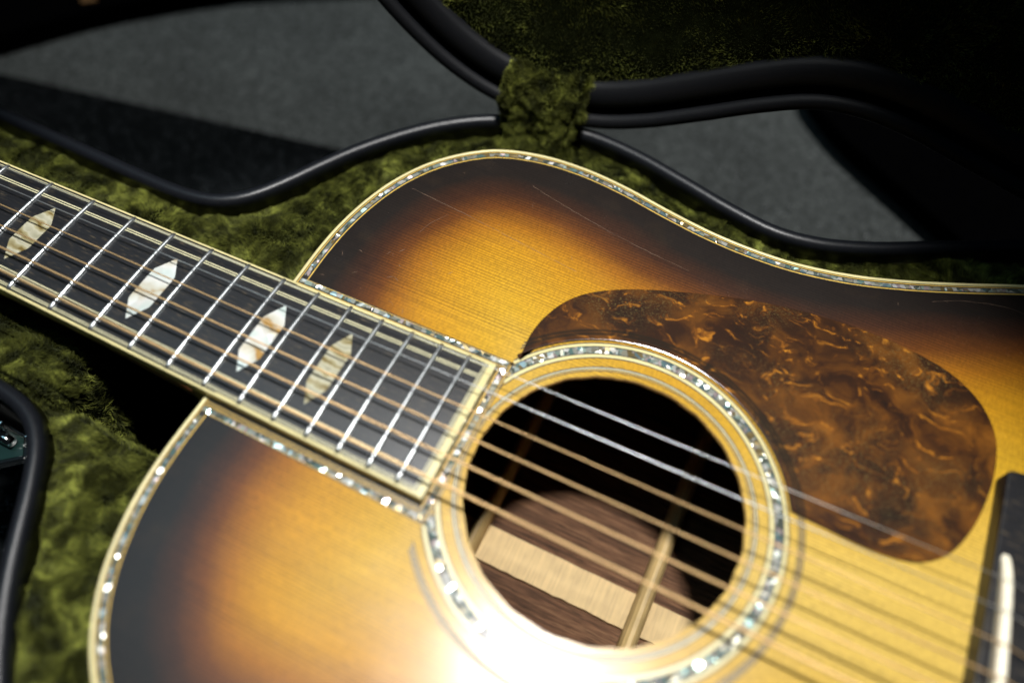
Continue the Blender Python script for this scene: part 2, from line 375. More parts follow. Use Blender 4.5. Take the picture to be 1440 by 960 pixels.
# ------------------------------------------------------------------ guitar
G = empty('acoustic_guitar', (510, 0, -120), 'sunburst steel string acoustic guitar with abalone trim lying in the open green plush case', 'guitar')
XC = 510.7
half = [(357.4, 0), (357.4, 15), (357.4, 33), (357.3, 50), (358.4, 66), (361.6, 83), (367.6, 100.5), (377.0, 116.5), (389, 129), (401, 137.2), (420.4, 143.2), (441.4, 144.8),
        (463.2, 142.9), (485.4, 138.7), (506.5, 135.5), (526.3, 134.5), (545.2, 135.5), (568.8, 140.3), (591.5, 148.2), (613.8, 157.7), (636.1, 167.9),
        (672, 182), (710, 193.5), (750, 198.5), (790, 195), (822, 179), (846, 154), (861, 122), (869, 85), (873, 42), (874, 0)]
otl = spline(half + [(x, -y) for x, y in half[-2:0:-1]], 3.0, True)     # whole body outline, starts at the neck, runs treble side first
oN = normals2(otl, True)
if ((otl + oN)[len(otl) // 4] - [600, 0]) @ (otl[len(otl) // 4] - [600, 0]) > (otl[len(otl) // 4] - [600, 0]) @ (otl[len(otl) // 4] - [600, 0]): oN = -oN   # oN points inwards

def polar_sheet(r0, z, nt=720, nr=56, rough=0.0):
    c = np.array([XC, 0]); V = []; 
    ang = np.linspace(0, 2 * np.pi, nt, endpoint=False)
    A = otl; B = np.roll(otl, -1, 0)
    rad = np.zeros(nt)
    for i, a in enumerate(ang):
        d = np.array([math.cos(a), math.sin(a)]); e = B - A; q = A - c
        den = d[0] * e[:, 1] - d[1] * e[:, 0] + 1e-15
        t = (q[:, 0] * e[:, 1] - q[:, 1] * e[:, 0]) / den; s = (q[:, 0] * d[1] - q[:, 1] * d[0]) / den
        ok = (s >= -1e-6) & (s <= 1 + 1e-6) & (t > 0); rad[i] = t[ok].max()
    rr = r0 + (rng.normal(0, 1, nt) * .10 + .18 * np.sin(ang * 23)) * rough
    for k in range(nr + 1):
        f = (k / nr); R_ = rr + (rad - rr) * f
        V.append(np.c_[c[0] + np.cos(ang) * R_, np.sin(ang) * R_, np.full(nt, z)])
    V = np.concatenate(V); F = []
    for k in range(nr):
        for i in range(nt):
            j = (i + 1) % nt; F.append((k * nt + i, (k + 1) * nt + i, (k + 1) * nt + j, k * nt + j))
    return V, F, rr, ang
V, F, rr, ang = polar_sheet(50.8, 0.0, rough=1.0)
nt = len(ang)
V2 = V.copy(); V2[:, 2] = -3.0
nV = len(V); F2 = [tuple(i + nV for i in f[::-1]) for f in F]
edge = dist_poly(V[:, :2], otl)
top = mesh('soundboard', np.r_[V, V2], F + F2, M['top'], G, attr=('edge_mm', np.r_[edge, edge]))
# raw end grain round the soundhole
hv = []
for zz in (0.02, -.35, -2.7, -3.0):
    g = {0.02: .9, -.35: 0, -2.7: 0, -3.0: .3}[zz]
    hv.append(np.c_[XC + np.cos(ang) * (rr + g), np.sin(ang) * (rr + g), np.full(nt, zz)])
hv = np.concatenate(hv)
hf = [(k * nt + i, k * nt + (i + 1) % nt, (k + 1) * nt + (i + 1) % nt, (k + 1) * nt + i) for k in range(3) for i in range(nt)]
mesh('soundhole_edge', hv, hf, M['hole_wood'], top, smooth=True)

BV, BF, _, _ = polar_sheet(.5, -121.0, 360, 30)
BV2 = BV.copy(); BV2[:, 2] = -123.5
back = mesh('back', np.r_[BV, BV2], BF + [tuple(i + len(BV) for i in f[::-1]) for f in BF], M['rosewood'], G)
V, F = sweep(otl, oN, [(0.3, -.4), (0.3, -123), (2.4, -123), (2.4, -2.9)], True, close_prof=True)
mesh('side', V, F, M['rosewood'], G, smooth=False)
V, F = sweep(otl, oN, [(-.15, -6.5), (-.15, -.5), (.25, .08), (1.55, .10), (1.55, -.3)], True, close_prof=False)
mesh('edge_binding', V, F, M['cream'], top, smooth=True)
for d0, d1, mm_ in ((1.55, 1.9, 'black_line'), (1.9, 2.3, 'amber'), (2.3, 2.65, 'black_line'), (4.75, 5.1, 'black_line'), (5.1, 5.6, 'amber'), (5.6, 5.95, 'black_line')):
    V, F = strip(otl, oN, d0, d1, .08, True); mesh('purfling_line', V, F, M[mm_], top)
# abalone pieces round the body, each its own
def path_len(P, closed):
    D = np.linalg.norm(np.roll(P, -1, 0) - P, axis=1); 
    return D if closed else D[:-1]
def resample(P, step, closed):
    Q = np.r_[P, P[:1]] if closed else P
    s = np.r_[0, np.cumsum(np.linalg.norm(np.diff(Q, axis=0), axis=1))]; n = int(s[-1] / step)
    t = np.linspace(0, s[-1], n + 1)
    return np.c_[np.interp(t, s, Q[:, 0]), np.interp(t, s, Q[:, 1])]
def abalone_run(P, N, d0, d1, z, lo, hi, parent, step):
    i = 0; n = len(P)
    while i < n - 1:
        k = max(2, int(random.uniform(lo, hi) / step)); j = min(i + k, n - 1)
        if n - 1 - j < 3: j = n - 1
        seg = P[i:j + 1].copy(); nn = N[i:j + 1]
        T0 = (seg[1] - seg[0]); seg0 = seg.copy(); seg[0] = seg[0] + T0 * .06; seg[-1] = seg[-1] - (seg0[-1] - seg0[-2]) * .06
        dz = random.uniform(0, .05)
        V, F = sweep(seg, nn, [(d0, z - .2), (d0, z + dz), (d1, z + dz), (d1, z - .2)], False)
        mesh('abalone_piece', V, F, M['abalone'], parent); i = j
q = resample(otl, 2.0, True); qn = normals2(q, False); qn = qn * np.sign((qn[len(q) // 4] * (np.array([600, 0]) - q[len(q) // 4])).sum())
V, F = strip(otl, oN, 2.6, 4.8, .07, True); mesh('purfling_line', V, F, M['black_line'], top)
abalone_run(q[18:-18], qn[18:-18], 2.8, 4.6, .10, 9, 17, top, 2.0)

# rosette
def arc(r, n=360, cut=456.9):
    a = np.linspace(0, 2 * np.pi, n, endpoint=False)
    P = np.c_[XC + np.cos(a) * r, np.sin(a) * r]; keep = P[:, 0] > cut
    if keep.all(): return P, True
    i = np.where(keep & ~np.roll(keep, 1))[0][0]; P = np.roll(P, -i, 0); keep = np.roll(keep, -i)
    return P[keep], False
def ring(name, r0, r1, z, mat):
    n = 720; a = np.linspace(0, 2 * np.pi, n + 1); c, s = np.cos(a), np.sin(a); V = []; F = []
    for i in range(n + 1): V += [(XC + c[i] * r0, s[i] * r0, z), (XC + c[i] * r1, s[i] * r1, z)]
    for i in range(n):
        if min(V[2 * i][0], V[2 * i + 3][0]) > 456.4: F.append((2 * i, 2 * i + 1, 2 * i + 3, 2 * i + 2))
    return mesh(name, V, F, M[mat], top)
for r0, r1, mt in ((52.8, 53.25, 'black_line'), (53.25, 53.65, 'amber'), (53.65, 54.1, 'black_line'), (54.1, 54.55, 'pale_line'), (54.55, 55.05, 'black_line'),
                   (58.75, 59.25, 'black_line'), (59.25, 60.7, 'cream'), (60.6, 61.1, 'black_line'), (63.9, 64.4, 'black_line'), (64.3, 65.7, 'cream'), (65.6, 66.15, 'black_line'),
                   (69.2, 69.8, 'black_line'), (69.8, 70.1, 'amber'), (70.1, 70.7, 'black_line'), (70.7, 71.0, 'amber'), (71.0, 71.6, 'black_line')):
    ring('rosette_line', r0, r1, .06, mt)
ring('rosette_ground', 61.0, 64.0, .05, 'black_line')
RP, cl = arc(62.5); RN = normals2(RP, False); sgn = np.sign((RN[5] * (RP[5] - [XC, 0])).sum()); RN *= sgn
abalone_run(RP, RN, -1.42, 1.42, .08, 5, 11, top, 2 * np.pi * 62.5 / 360)

# fretboard -------------------------------------------------
LS = 645.0
fx = lambda n: LS * (1 - 2 ** (-n / 12))
hw = lambda x: (42.9 + (54 - 42.9) * x / 322.5) / 2 + .9
X0, X1 = 0.0, 451.9
zb = lambda y, x=0: 7.0 - y * y / 812.0
def board_band(f0, f1, x0, x1, dz, n=60, m=1, skirt=False):
    """band on the cambered board between two lateral functions f(x)"""
    xs = np.linspace(x0, x1, n + 1); V = []; F = []
    for x in xs:
        for k in range(m + 1):
            y = f0(x) + (f1(x) - f0(x)) * k / m; V.append((x, y, zb(y) + dz))
    for i in range(n):
        for k in range(m): a = i * (m + 1) + k; F.append((a, a + m + 1, a + m + 2, a + 1))
    return V, F
xs = np.linspace(X0, X1, 40); ys = np.linspace(-1, 1, 17); V = []; F = []
for x in xs:
    ring_ = [(x, t * (hw(x) - 1.0), zb(t * (hw(x) - 1.0))) for t in ys] + [(x, hw(x) - 1.0, .1), (x, -hw(x) + 1.0, .1)]
    V += ring_
k = 19
for i in range(len(xs) - 1):
    for a in range(k): b = (a + 1) % k; F.append((i * k + a, i * k + b, (i + 1) * k + b, (i + 1) * k + a))
F += [tuple(range(k))[::-1], tuple(range((len(xs) - 1) * k, len(xs) * k))]
board = mesh('fretboard', V, F, M['ebony'], G)
for s in (1, -1):
    P = np.array([(x, s * hw(x)) for x in np.linspace(X0, X1 + .9, 60)]); N = np.tile([0, -s], (60, 1)).astype(float)
    e = zb(29)
    V, F = sweep(P, N, [(0, .15), (0, e - .25), (.3, e + .05), (1.35, e + .12), (1.35, .15)], False); bo = mesh('fretboard_binding', V, F, M['cream'], board, smooth=False)
    for a, b, mt in ((1.5, 1.95, 'black_line'), (1.95, 2.3, 'pale_line'), (2.3, 2.7, 'black_line'), (2.7, 3.0, 'pale_line')):
        V, F = board_band(lambda x: s * (hw(x) - a), lambda x: s * (hw(x) - b), X0, X1 - 1.6, .05); mesh('fretboard_line', V, F, M[mt], board)
    for a, b, mt in ((7.1, 7.6, 'pale_line'), (7.6, 8.15, 'black_line'), (8.15, 8.6, 'pale_line')):
        V, F = board_band(lambda x: s * (hw(x) - a), lambda x: s * (hw(x) - b), X0, X1 - 3.4, .05); mesh('fretboard_line', V, F, M[mt], board)
for a, b, mt, dz in ((X1 - 1.7, X1 + .9, 'cream', .14), (X1 - 2.1, X1 - 1.7, 'black_line', .07), (X1 - 2.5, X1 - 2.1, 'pale_line', .07), (X1 - 2.9, X1 - 2.5, 'black_line', .07), (X1 - 3.3, X1 - 2.9, 'pale_line', .07)):
    V = []; F = []; n = 20
    h_ = hw(X1) - .3
    for i in range(n + 1):
        y = -h_ + 2 * h_ * i / n; V += [(a, y, zb(y) + dz), (b, y, zb(y) + dz), (b, y, .15), (a, y, .15)]
    for i in range(n):
        for k2 in range(4): c = (k2 + 1) % 4; F.append((4 * i + k2, 4 * i + c, 4 * i + 4 + c, 4 * i + 4 + k2))
    F += [(0, 1, 2, 3)[::-1], (4 * n, 4 * n + 1, 4 * n + 2, 4 * n + 3)]
    mesh('fretboard_binding' if mt == 'cream' else 'fretboard_line', V, F, M[mt], board)
# frets
for n in range(1, 21):
    x = fx(n); h_ = hw(x) - .85; V = []; F = []; K = 8; ns = 18
    for i in range(ns + 1):
        u = -1 + 2 * i / ns; u = np.sign(u) * (1 - (1 - abs(u)) ** 1.25) if abs(u) < 1 else u
        y = u * h_; tap = min(1, (h_ - abs(y)) / 1.0 + .45)
        for a in range(K + 1):
            th = math.pi * a / K; V.append((x - math.cos(th) * 1.0 * (.7 + .3 * tap), y, zb(y) - .1 + (math.sin(th) * 1.1) * tap))
    k = K + 1
    for i in range(ns):
        for a in range(K): F.append((i * k + a, i * k + a + 1, (i + 1) * k + a + 1, (i + 1) * k + a))
    F += [tuple(range(k))[::-1], tuple(range(ns * k, ns * k + k))]
    mesh('fret', V, F, M['nickel'], board, smooth=True)
# hexagonal pearl inlays
for n, L2, W2 in ((3, 12, 4.6), (5, 13, 5.0), (7, 14, 5.2), (9, 15.2, 5.2), (12, 16.4, 5.2), (15, 16.9, 4.8), (17, 17.2, 4.4)):
    x = (fx(n) + fx(n - 1)) / 2; rows = []
    for i in range(25):
        y = -L2 + 2 * L2 * i / 24; t = min(1.0, (L2 - abs(y)) / 8.5); rows.append((y, W2 * t))
    V = []; F = []
    for y, wd in rows: V += [(x - wd, y, zb(y) + .06), (x + wd, y, zb(y) + .06)]
    for i in range(24): F.append((2 * i, 2 * i + 1, 2 * i + 3, 2 * i + 2))
    io = mesh('hexagonal_inlay', V, F, M['pearl_dull' if n in (9, 17) else 'pearl'], board)
    if n in (9, 17): io['label'] = 'dull yellowish pearl inlay with growth lines'
# side dot in the binding
for n in (5, 7, 12):
    x = (fx(n) + fx(n - 1)) / 2; V = [(x + .9 * math.cos(a), -hw(x) - .04, 4.0 + .9 * math.sin(a)) for a in np.linspace(0, 6.283, 13)[:-1]]
    mesh('side_dot', V, [tuple(range(12))], M['black_line'], board)
# abalone border round the fretboard end, lying on the soundboard
cx = 456.4
bT = lambda x: 34.7 + (x - 362) * .018
for d0, d1, mt in ((-.1, .35, 'black_line'), (.35, .8, 'amber'), (.8, 1.25, 'black_line')):
    parts = []
    for s in (1, -1):
        P = np.array([(x, s * (bT(x) + .0)) for x in np.linspace(362.6, cx + .7, 30)]); N = np.tile([0, s], (30, 1)).astype(float)
        parts.append(strip(P, N, d0 - 1.0, d1 - 1.0, .13, False))
    y_ = bT(cx); parts.append(([(cx - .4 + d0, -y_, .13), (cx - .4 + d1, -y_, .13), (cx - .4 + d1, y_, .13), (cx - .4 + d0, y_, .13)], [(0, 1, 2, 3)]))
    V, F = join(parts); mesh('purfling_line', V, F, M[mt], top)
for s in (1, -1):
    P = np.array([(x, s * (bT(x) - 3.4)) for x in np.linspace(360.0, cx - .9, 48)]); N = np.tile([0, s], (48, 1)).astype(float)
    for a, b, mt in ((-3.0, -1.4, 'black_line'), (-1.4, -1.15, 'amber'), (-1.15, -.45, 'black_line'), (-.45, -.2, 'amber'), (-.2, .2, 'black_line'), (.2, .45, 'amber'), (.5, 2.5, 'black_line')):
        V, F = strip(P, N, a, b, .10, False); mesh('purfling_line', V, F, M[mt], top)
    abalone_run(P, N, .95, 2.95, .14, 6, 11, top, 2.0)
P = np.array([(cx - .6, y) for y in np.linspace(-35.2, 35.2, 36)]); N = np.tile([-1.0, 0], (36, 1))
for a, b, mt in ((2.1, 2.5, 'black_line'), (2.5, 3.4, 'amber')):
    V, F = strip(P[2:-2], N[2:-2], a, b, .115, False); mesh('purfling_line', V, F, M[mt], top)
abalone_run(P, N, .1, 2.1, .16, 5, 9, top, 2.0)

# neck, heel, nut, headstock
V = []; F = []; K = 14; xs = np.linspace(-2, 352, 40)
for x in xs:
    w_ = hw(x) - .1; dp = 15 + 2.5 * x / 352 + 60 * sm(300, 352, x) ** 1
    for a in range(K + 1):
        th = math.pi * a / K; V.append((x, -math.cos(th) * w_ * (1 - .45 * sm(300, 352, x) * math.sin(th)), .2 - math.sin(th) ** .85 * dp))
k = K + 1
for i in range(len(xs) - 1):
    for a in range(K): F.append((i * k + a, (i + 1) * k + a, (i + 1) * k + a + 1, i * k + a + 1))
    F.append((i * k + K, (i + 1) * k + K, (i + 1) * k, i * k))
F += [tuple(range(k)), tuple(range((len(xs) - 1) * k, len(xs) * k))[::-1]]
mesh('neck', V, F, M['mahogany'], G, smooth=True)
mesh('neck_heel', *box(350, 358, -28, 28, -95, -1), M['mahogany'], G)
bevel(mesh('nut', *box(-5, -.2, -21.6, 21.6, .2, 8.6), M['ivory'], G), .6)
hs = [(-4, 22), (-20, 27), (-45, 31), (-100, 33), (-175, 36), (-181, 34), (-181, -34), (-175, -36), (-100, -33), (-45, -31), (-20, -27), (-4, -22)]
V, F = extrude_poly(hs, -14, 1); V = [(x, y, z - max(0, -x - 4) * .22) for x, y, z in V]
head = bevel(mesh('headstock', V, F, M['ebony'], G), 1)
for s in (1, -1):
    for i in range(3):
        xx = -40 - i * 45; zz = -5 - 40 * .2 - i * 45 * .22
        V, F = sweep(np.array([(xx + 5 * math.cos(a), s * 25 + 5 * math.sin(a)) for a in np.linspace(0, 6.283, 17)[:-1]]), np.array([(math.cos(a), math.sin(a)) for a in np.linspace(0, 6.283, 17)[:-1]]), [(-5, zz - 4), (0, zz - 4), (0, zz + 13), (-5, zz + 13)], True)
        mesh('tuning_post', V, F, M['nickel'], head)
        bevel(mesh('tuning_button', *box(xx - 6, xx + 6, s * 38 - 3 if s > 0 else -52, s * 38 + 14 if s > 0 else -38 + 3, zz - 6, zz - 1), M['nickel'], head), 1.5)

# pickguard
pg_out = [(458.4, 39.5), (457.6, 50.9), (459.3, 61.2), (463.2, 70.9), (470.2, 79.7), (484.1, 89.0), (506.0, 98.3), (531.2, 106.6), (554.2, 111.4), (576, 113.4), (597.9, 112.6),
          (615.6, 108.5), (627.8, 100.5), (634.9, 89.2), (637.0, 77.0), (636.2, 61.9), (632.3, 45.2), (626.3, 33.6), (617.4, 26.6), (605.4, 24.0), (592, 24.0)]
po = spline(pg_out, 2.5); end_a = math.atan2(26.0, 574.5 - XC); st_a = math.atan2(39.5, 458.4 - XC)
arc_ = [(XC + 66.9 * math.cos(a), 66.9 * math.sin(a)) for a in np.linspace(end_a, st_a, 60)]
P = np.array(list(map(tuple, po)) + arc_)
V, F = extrude_poly(P[::-1], .1, .9)
bevel(mesh('pickguard', V, F, M['tortoise'], G), .35, 3)

# bridge
bo = [(638.2, -60), (638.2, 60), (638.0, 70.6), (639, 71.6), (648, 73.5), (656, 74.5), (661, 71), (663, 50), (664, 40), (668, 25), (671, 0), (668, -25), (664, -40), (663, -50), (661, -71), (656, -74.5), (648, -73.5), (639, -71.6), (638.0, -70.6)]
V, F = extrude_poly(bo[::-1], .1, 8.6)
V = [(x, y, z if z < 1 else z - 4.5 * float(sm(42, 76, abs(y))) - .0) for x, y, z in V]
V, F = extrude_poly(bo[::-1], .1, 8.6)
bridge = bevel(mesh('bridge', V, F, M['bridge_ebony'], G), .9, 3)
# saddle: rounded bone strip, slightly slanted, standing in its slot
sp = np.linspace(-38, 38.6, 30); P = np.array([(643.7 - .052 * y, y) for y in sp]); N = np.tile([1.0, .052], (30, 1)); V = []; K = 8
for j, (p_, y) in enumerate(zip(P, sp)):
    ht = 13.2 - 3.2 * (abs(y) / 38.6) ** 6 - y * y / 1500
    for o_, z_ in ((-1.7, 5), (-1.7, ht - 1.1), (-1.1, ht - .3), (0, ht), (1.1, ht - .3), (1.7, ht - 1.1), (1.7, 5)): V.append((p_[0] + o_, p_[1] + .05 * o_, z_))
k = 7; F = [(i * k + a, (i + 1) * k + a, (i + 1) * k + (a + 1) % k, i * k + (a + 1) % k) for i in range(29) for a in range(k)] + [tuple(range(k)), tuple(range(29 * k, 30 * k))[::-1]]
mesh('saddle', V, F, M['ivory'], bridge, smooth=False)

# strings + bridge pins
rad = (.155, .205, .29, .37, .47, .59)
for i in range(6):
    yn = 17.9 - i * 7.16; ysd = 27.6 - i * 10.92 + .4; r = rad[i]
    xsd = 643.7 - .052 * ysd
    zs = 13.3 - ysd * ysd / 1500 + r
    pts = [(-3, yn, 8.7 + r), (xsd, ysd, zs), (xsd + 1.5, ysd, zs - .5), (656.5, ysd * .98, 9.2), (658, ysd * .98, 6.5)]
    path = []
    path += [tuple(np.array(pts[0]) + (np.array(pts[1]) - np.array(pts[0])) * t) for t in np.linspace(0, 1, 12)] + pts[2:]
    V = []; F = []; K = 10
    for j, q_ in enumerate(path):
        for a in range(K): th = 2 * math.pi * a / K; V.append((q_[0] + (r * .3 * math.sin(th) if j > 11 else 0), q_[1] + r * math.cos(th), q_[2] + r * math.sin(th)))
    for j in range(len(path) - 1):
        for a in range(K): b = (a + 1) % K; F.append((j * K + a, j * K + b, (j + 1) * K + b, (j + 1) * K + a))
    st = mesh('string', V, F, M['steel'] if i < 2 else M['bronze'], G, smooth=True)
    st['label'] = 'plain steel treble string' if i < 2 else 'wound bronze string'
    yy = ysd * .98; V = []; F = []; prof = [(2.3, 7), (2.3, 9.2), (3.4, 9.6), (3.6, 11), (2.8, 12.6), (1.2, 13.4), (.01, 13.6)]
    for rr_, z_ in prof:
        for a in range(14): V.append((659.6 + rr_ * math.cos(a * .4488), yy + rr_ * math.sin(a * .4488), z_))
    F = [(j * 14 + a, j * 14 + (a + 1) % 14, (j + 1) * 14 + (a + 1) % 14, (j + 1) * 14 + a) for j in range(6) for a in range(14)]
    mesh('bridge_pin', V, F, M['ivory'], bridge, smooth=True)

# inside: centre strip and braces on the back
xs = np.linspace(372, 860, 120); V = []; F = []
for x in xs:
    e0 = -9.2 + random.uniform(-.35, .35) * (1 if random.random() < .5 else .2); e1 = 9.0 + random.uniform(-.12, .12)
    V += [(x, e0, -120.9), (x, e0 + .15, -118.6), (x, e1 - .15, -118.6), (x, e1, -120.9)]
for i in range(len(xs) - 1): F += [(4 * i + a, 4 * i + 4 + a, 4 * i + 5 + a, 4 * i + 1 + a) for a in range(3)]
mesh('back_strip', V, F, M['strip'], back)
def brace(xc, wd, z0, z1, y0, y1, parent, name='brace'):
    ys_ = np.linspace(y0, y1, 24); V = []; F = []; K = 8
    for y in ys_:
        tp = min(1, (y1 - abs(y)) / 30 + .15)
        pr = [(-wd / 2, z0)] + [(-wd / 2 * math.cos(a), z0 + (z1 - z0) * tp * (.45 + .55 * math.sin(a))) for a in np.linspace(0, math.pi, K)] + [(wd / 2, z0)]
        V += [(xc + a, y, b) for a, b in pr]
    k = K + 2
    for i in range(23):
        for a in range(k - 1): F.append((i * k + a, i * k + a + 1, (i + 1) * k + a + 1, (i + 1) * k + a))
    return mesh(name, V, F, M['brace'], parent, smooth=False)
brace(543.5, 8.5, -120.9, -106, -132, 132, back); brace(457, 7, -120.9, -107, -138, 138, back); brace(640, 18, -120.9, -114, -160, 160, back); brace(740, 18, -120.9, -114, -190, 190, back)
brace(588, 8, -3.05, -16, -140, 140, top, 'top_brace'); brace(443, 9, -3.05, -17, -138, 138, top, 'top_brace')

# cracks and dings in the finish: fine proud hairlines
px_marks = []
def hair(P, wd, z=.05):
    P = np.array(P, float); P = spline(P, 2.0); N = normals2(P, False); n = len(P)
    P = P + N * (rng.normal(0, .12, n))[:, None]; ww = wd * (0.35 + .65 * rng.random(n)); ww[0] = ww[-1] = .02
    A = P + N * ww[:, None] / 2; B = P - N * ww[:, None] / 2
    return np.r_[np.c_[A, np.full(n, z)], np.c_[B, np.full(n, z)]], [(i, i + 1, n + i + 1, n + i) for i in range(n - 1)]
mk = [hair([(377, 98), (400, 96), (430, 92.5), (462, 88.5)], .17), hair([(425, 124), (450, 118), (480, 113), (505, 110.5)], .15), hair([(392, 77), (394, 84), (399, 92)], .12),
      hair([(602, 141), (613, 147), (630, 152), (640, 152)], .16)]
for _ in range(70):
    a = random.uniform(0, 6.283); x, y = random.uniform(362, 650), random.uniform(75, 160)
    if random.random() < .25: y = -random.uniform(40, 120)
    if random.random() < .3: x, y = random.uniform(362, 420), random.uniform(38, 70)
    q_ = np.array([[x, y]])
    if not inside(q_, otl)[0] or dist_poly(q_, otl)[0] < 8 or (y > 0 and math.hypot(x - 548, (y - 60)) < 60): continue
    L_ = random.uniform(.5, 3.5); a = random.gauss(-.5, .8)
    mk.append(hair([(x, y), (x + L_ * math.cos(a) / 2, y + L_ * math.sin(a) / 2 + .1), (x + L_ * math.cos(a), y + L_ * math.sin(a))], random.uniform(.10, .34)))
V, F = join(mk); o = mesh('finish_scratches', V, F, simple('worn_lacquer', (.16, .10, .065), .5), top); o['kind'] = 'stuff'

# ------------------------------------------------------------------ fur (thousands of short blades, nobody could count them)
def fur(name, P, Nn, parent, length=5.5, width=.32, lean=1.0, mat='fur', freq=.055, seed=1, curl=1.0):
    n = len(P)
    a1 = vnoise(P, freq, seed); a2 = vnoise(P, freq, seed + 5); a3 = vnoise(P, freq * 3.2, seed + 9); a4 = vnoise(P, freq * 3.2, seed + 12)
    D = np.c_[a1 * 2.2 + a3 * 1.1, a2 * 2.2 + a4 * 1.1, np.zeros(n)] * lean + rng.normal(0, .28, (n, 3))
    D = D - (D * Nn).sum(1)[:, None] * Nn
    L_ = length * (0.72 + .35 * rng.random(n) + .45 * vnoise(P, freq * 1.6, seed + 3) + .50 * vnoise(P, freq * 4.2, seed + 21))[:, None]
    up = Nn + D * .45; up /= np.linalg.norm(up, axis=1)[:, None]
    up2 = Nn * .55 + D * 1.1 * curl; up2 /= np.linalg.norm(up2, axis=1)[:, None]
    mid = P + up * L_ * .5; tipp = mid + up2 * L_ * .55
    sd = rng.normal(0, 1, (n, 3)); sd = sd - (sd * up).sum(1)[:, None] * up; sd /= np.linalg.norm(sd, axis=1)[:, None]
    w_ = width * (.6 + .8 * rng.random(n))[:, None]
    V = np.stack([P - sd * w_ / 2, P + sd * w_ / 2, mid + sd * w_ * .42, mid - sd * w_ * .42, tipp], 1).reshape(-1, 3) * MM
    me = bpy.data.meshes.new(name); me.vertices.add(n * 5); me.vertices.foreach_set('co', V.astype(np.float32).ravel())
    base = (np.arange(n) * 5)[:, None]
    loops = (base + np.array([0, 1, 2, 3, 3, 2, 4])).ravel(); me.loops.add(n * 7); me.loops.foreach_set('vertex_index', loops.astype(np.int32))
    starts = (np.arange(n)[:, None] * 7 + np.array([0, 4])).ravel(); me.polygons.add(n * 2); me.polygons.foreach_set('loop_start', starts.astype(np.int32))
    me.update(calc_edges=True); me.validate()
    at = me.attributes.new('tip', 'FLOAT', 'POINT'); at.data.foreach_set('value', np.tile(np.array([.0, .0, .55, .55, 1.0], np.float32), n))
    o = link(name, me, M[mat], parent); o['kind'] = 'stuff'; return o

# ------------------------------------------------------------------ guitar case
ZR = -15.0
C = empty('guitar_case', (450, 0, -130), 'open black hard case lined with olive green plush, lid standing upright behind the guitar', 'guitar case')
ch = [(-205, 0), (-203, 45), (-190, 66), (-150, 74), (-60, 72), (-10, 64), (60, 60), (163, 59.5), (217, 58.5), (250, 57.5), (270, 57.5), (284, 59), (295, 63), (304, 70.5), (314, 85), (323, 101), (333, 117.5),
      (347, 136), (363, 152.5), (383, 166.5), (407, 175), (432, 179), (457, 177), (484, 171), (510, 164.5), (533, 161), (553, 163.5), (577, 172.5), (598, 183.5), (622, 196), (640, 205.5), (672, 219), (710, 231),
      (750, 236), (792, 231), (828, 214), (860, 184), (884, 145), (898, 98), (905, 45), (906, 0)]
cot = spline(ch + [(x, -y) for x, y in ch[-2:0:-1]], 5.0, True); cN = normals2(cot, True)
if inside(np.array([cot[50] + cN[50] * 3]), cot)[0]: cN = -cN     # outwards
V, F = sweep(cot, cN, [(-2, ZR - 5), (-2, -124), (-40, -124), (-40, -129.5), (3, -129.5), (6, -126), (6, -60), (4, ZR - 5)], True, close_prof=False)
shell_o = mesh('shell', V, F, M['vinyl_matt'], C, smooth=False)
mesh('shell_floor', *extrude_poly((cot - cN * 30)[::-1][::2], -129.3, -126), M['vinyl_matt'], C)
prof = [(3.4 * math.cos(a) * 1.0, ZR + 3.4 * math.sin(a)) for a in np.linspace(-.5, math.pi + .3, 12)] + [(-4.0, ZR - 9), (-2.2, ZR - 9), (2.5, ZR - 9)]
V, F = sweep(cot, cN, prof, True); mesh('rim', V, F, M['vinyl'], C, smooth=True)

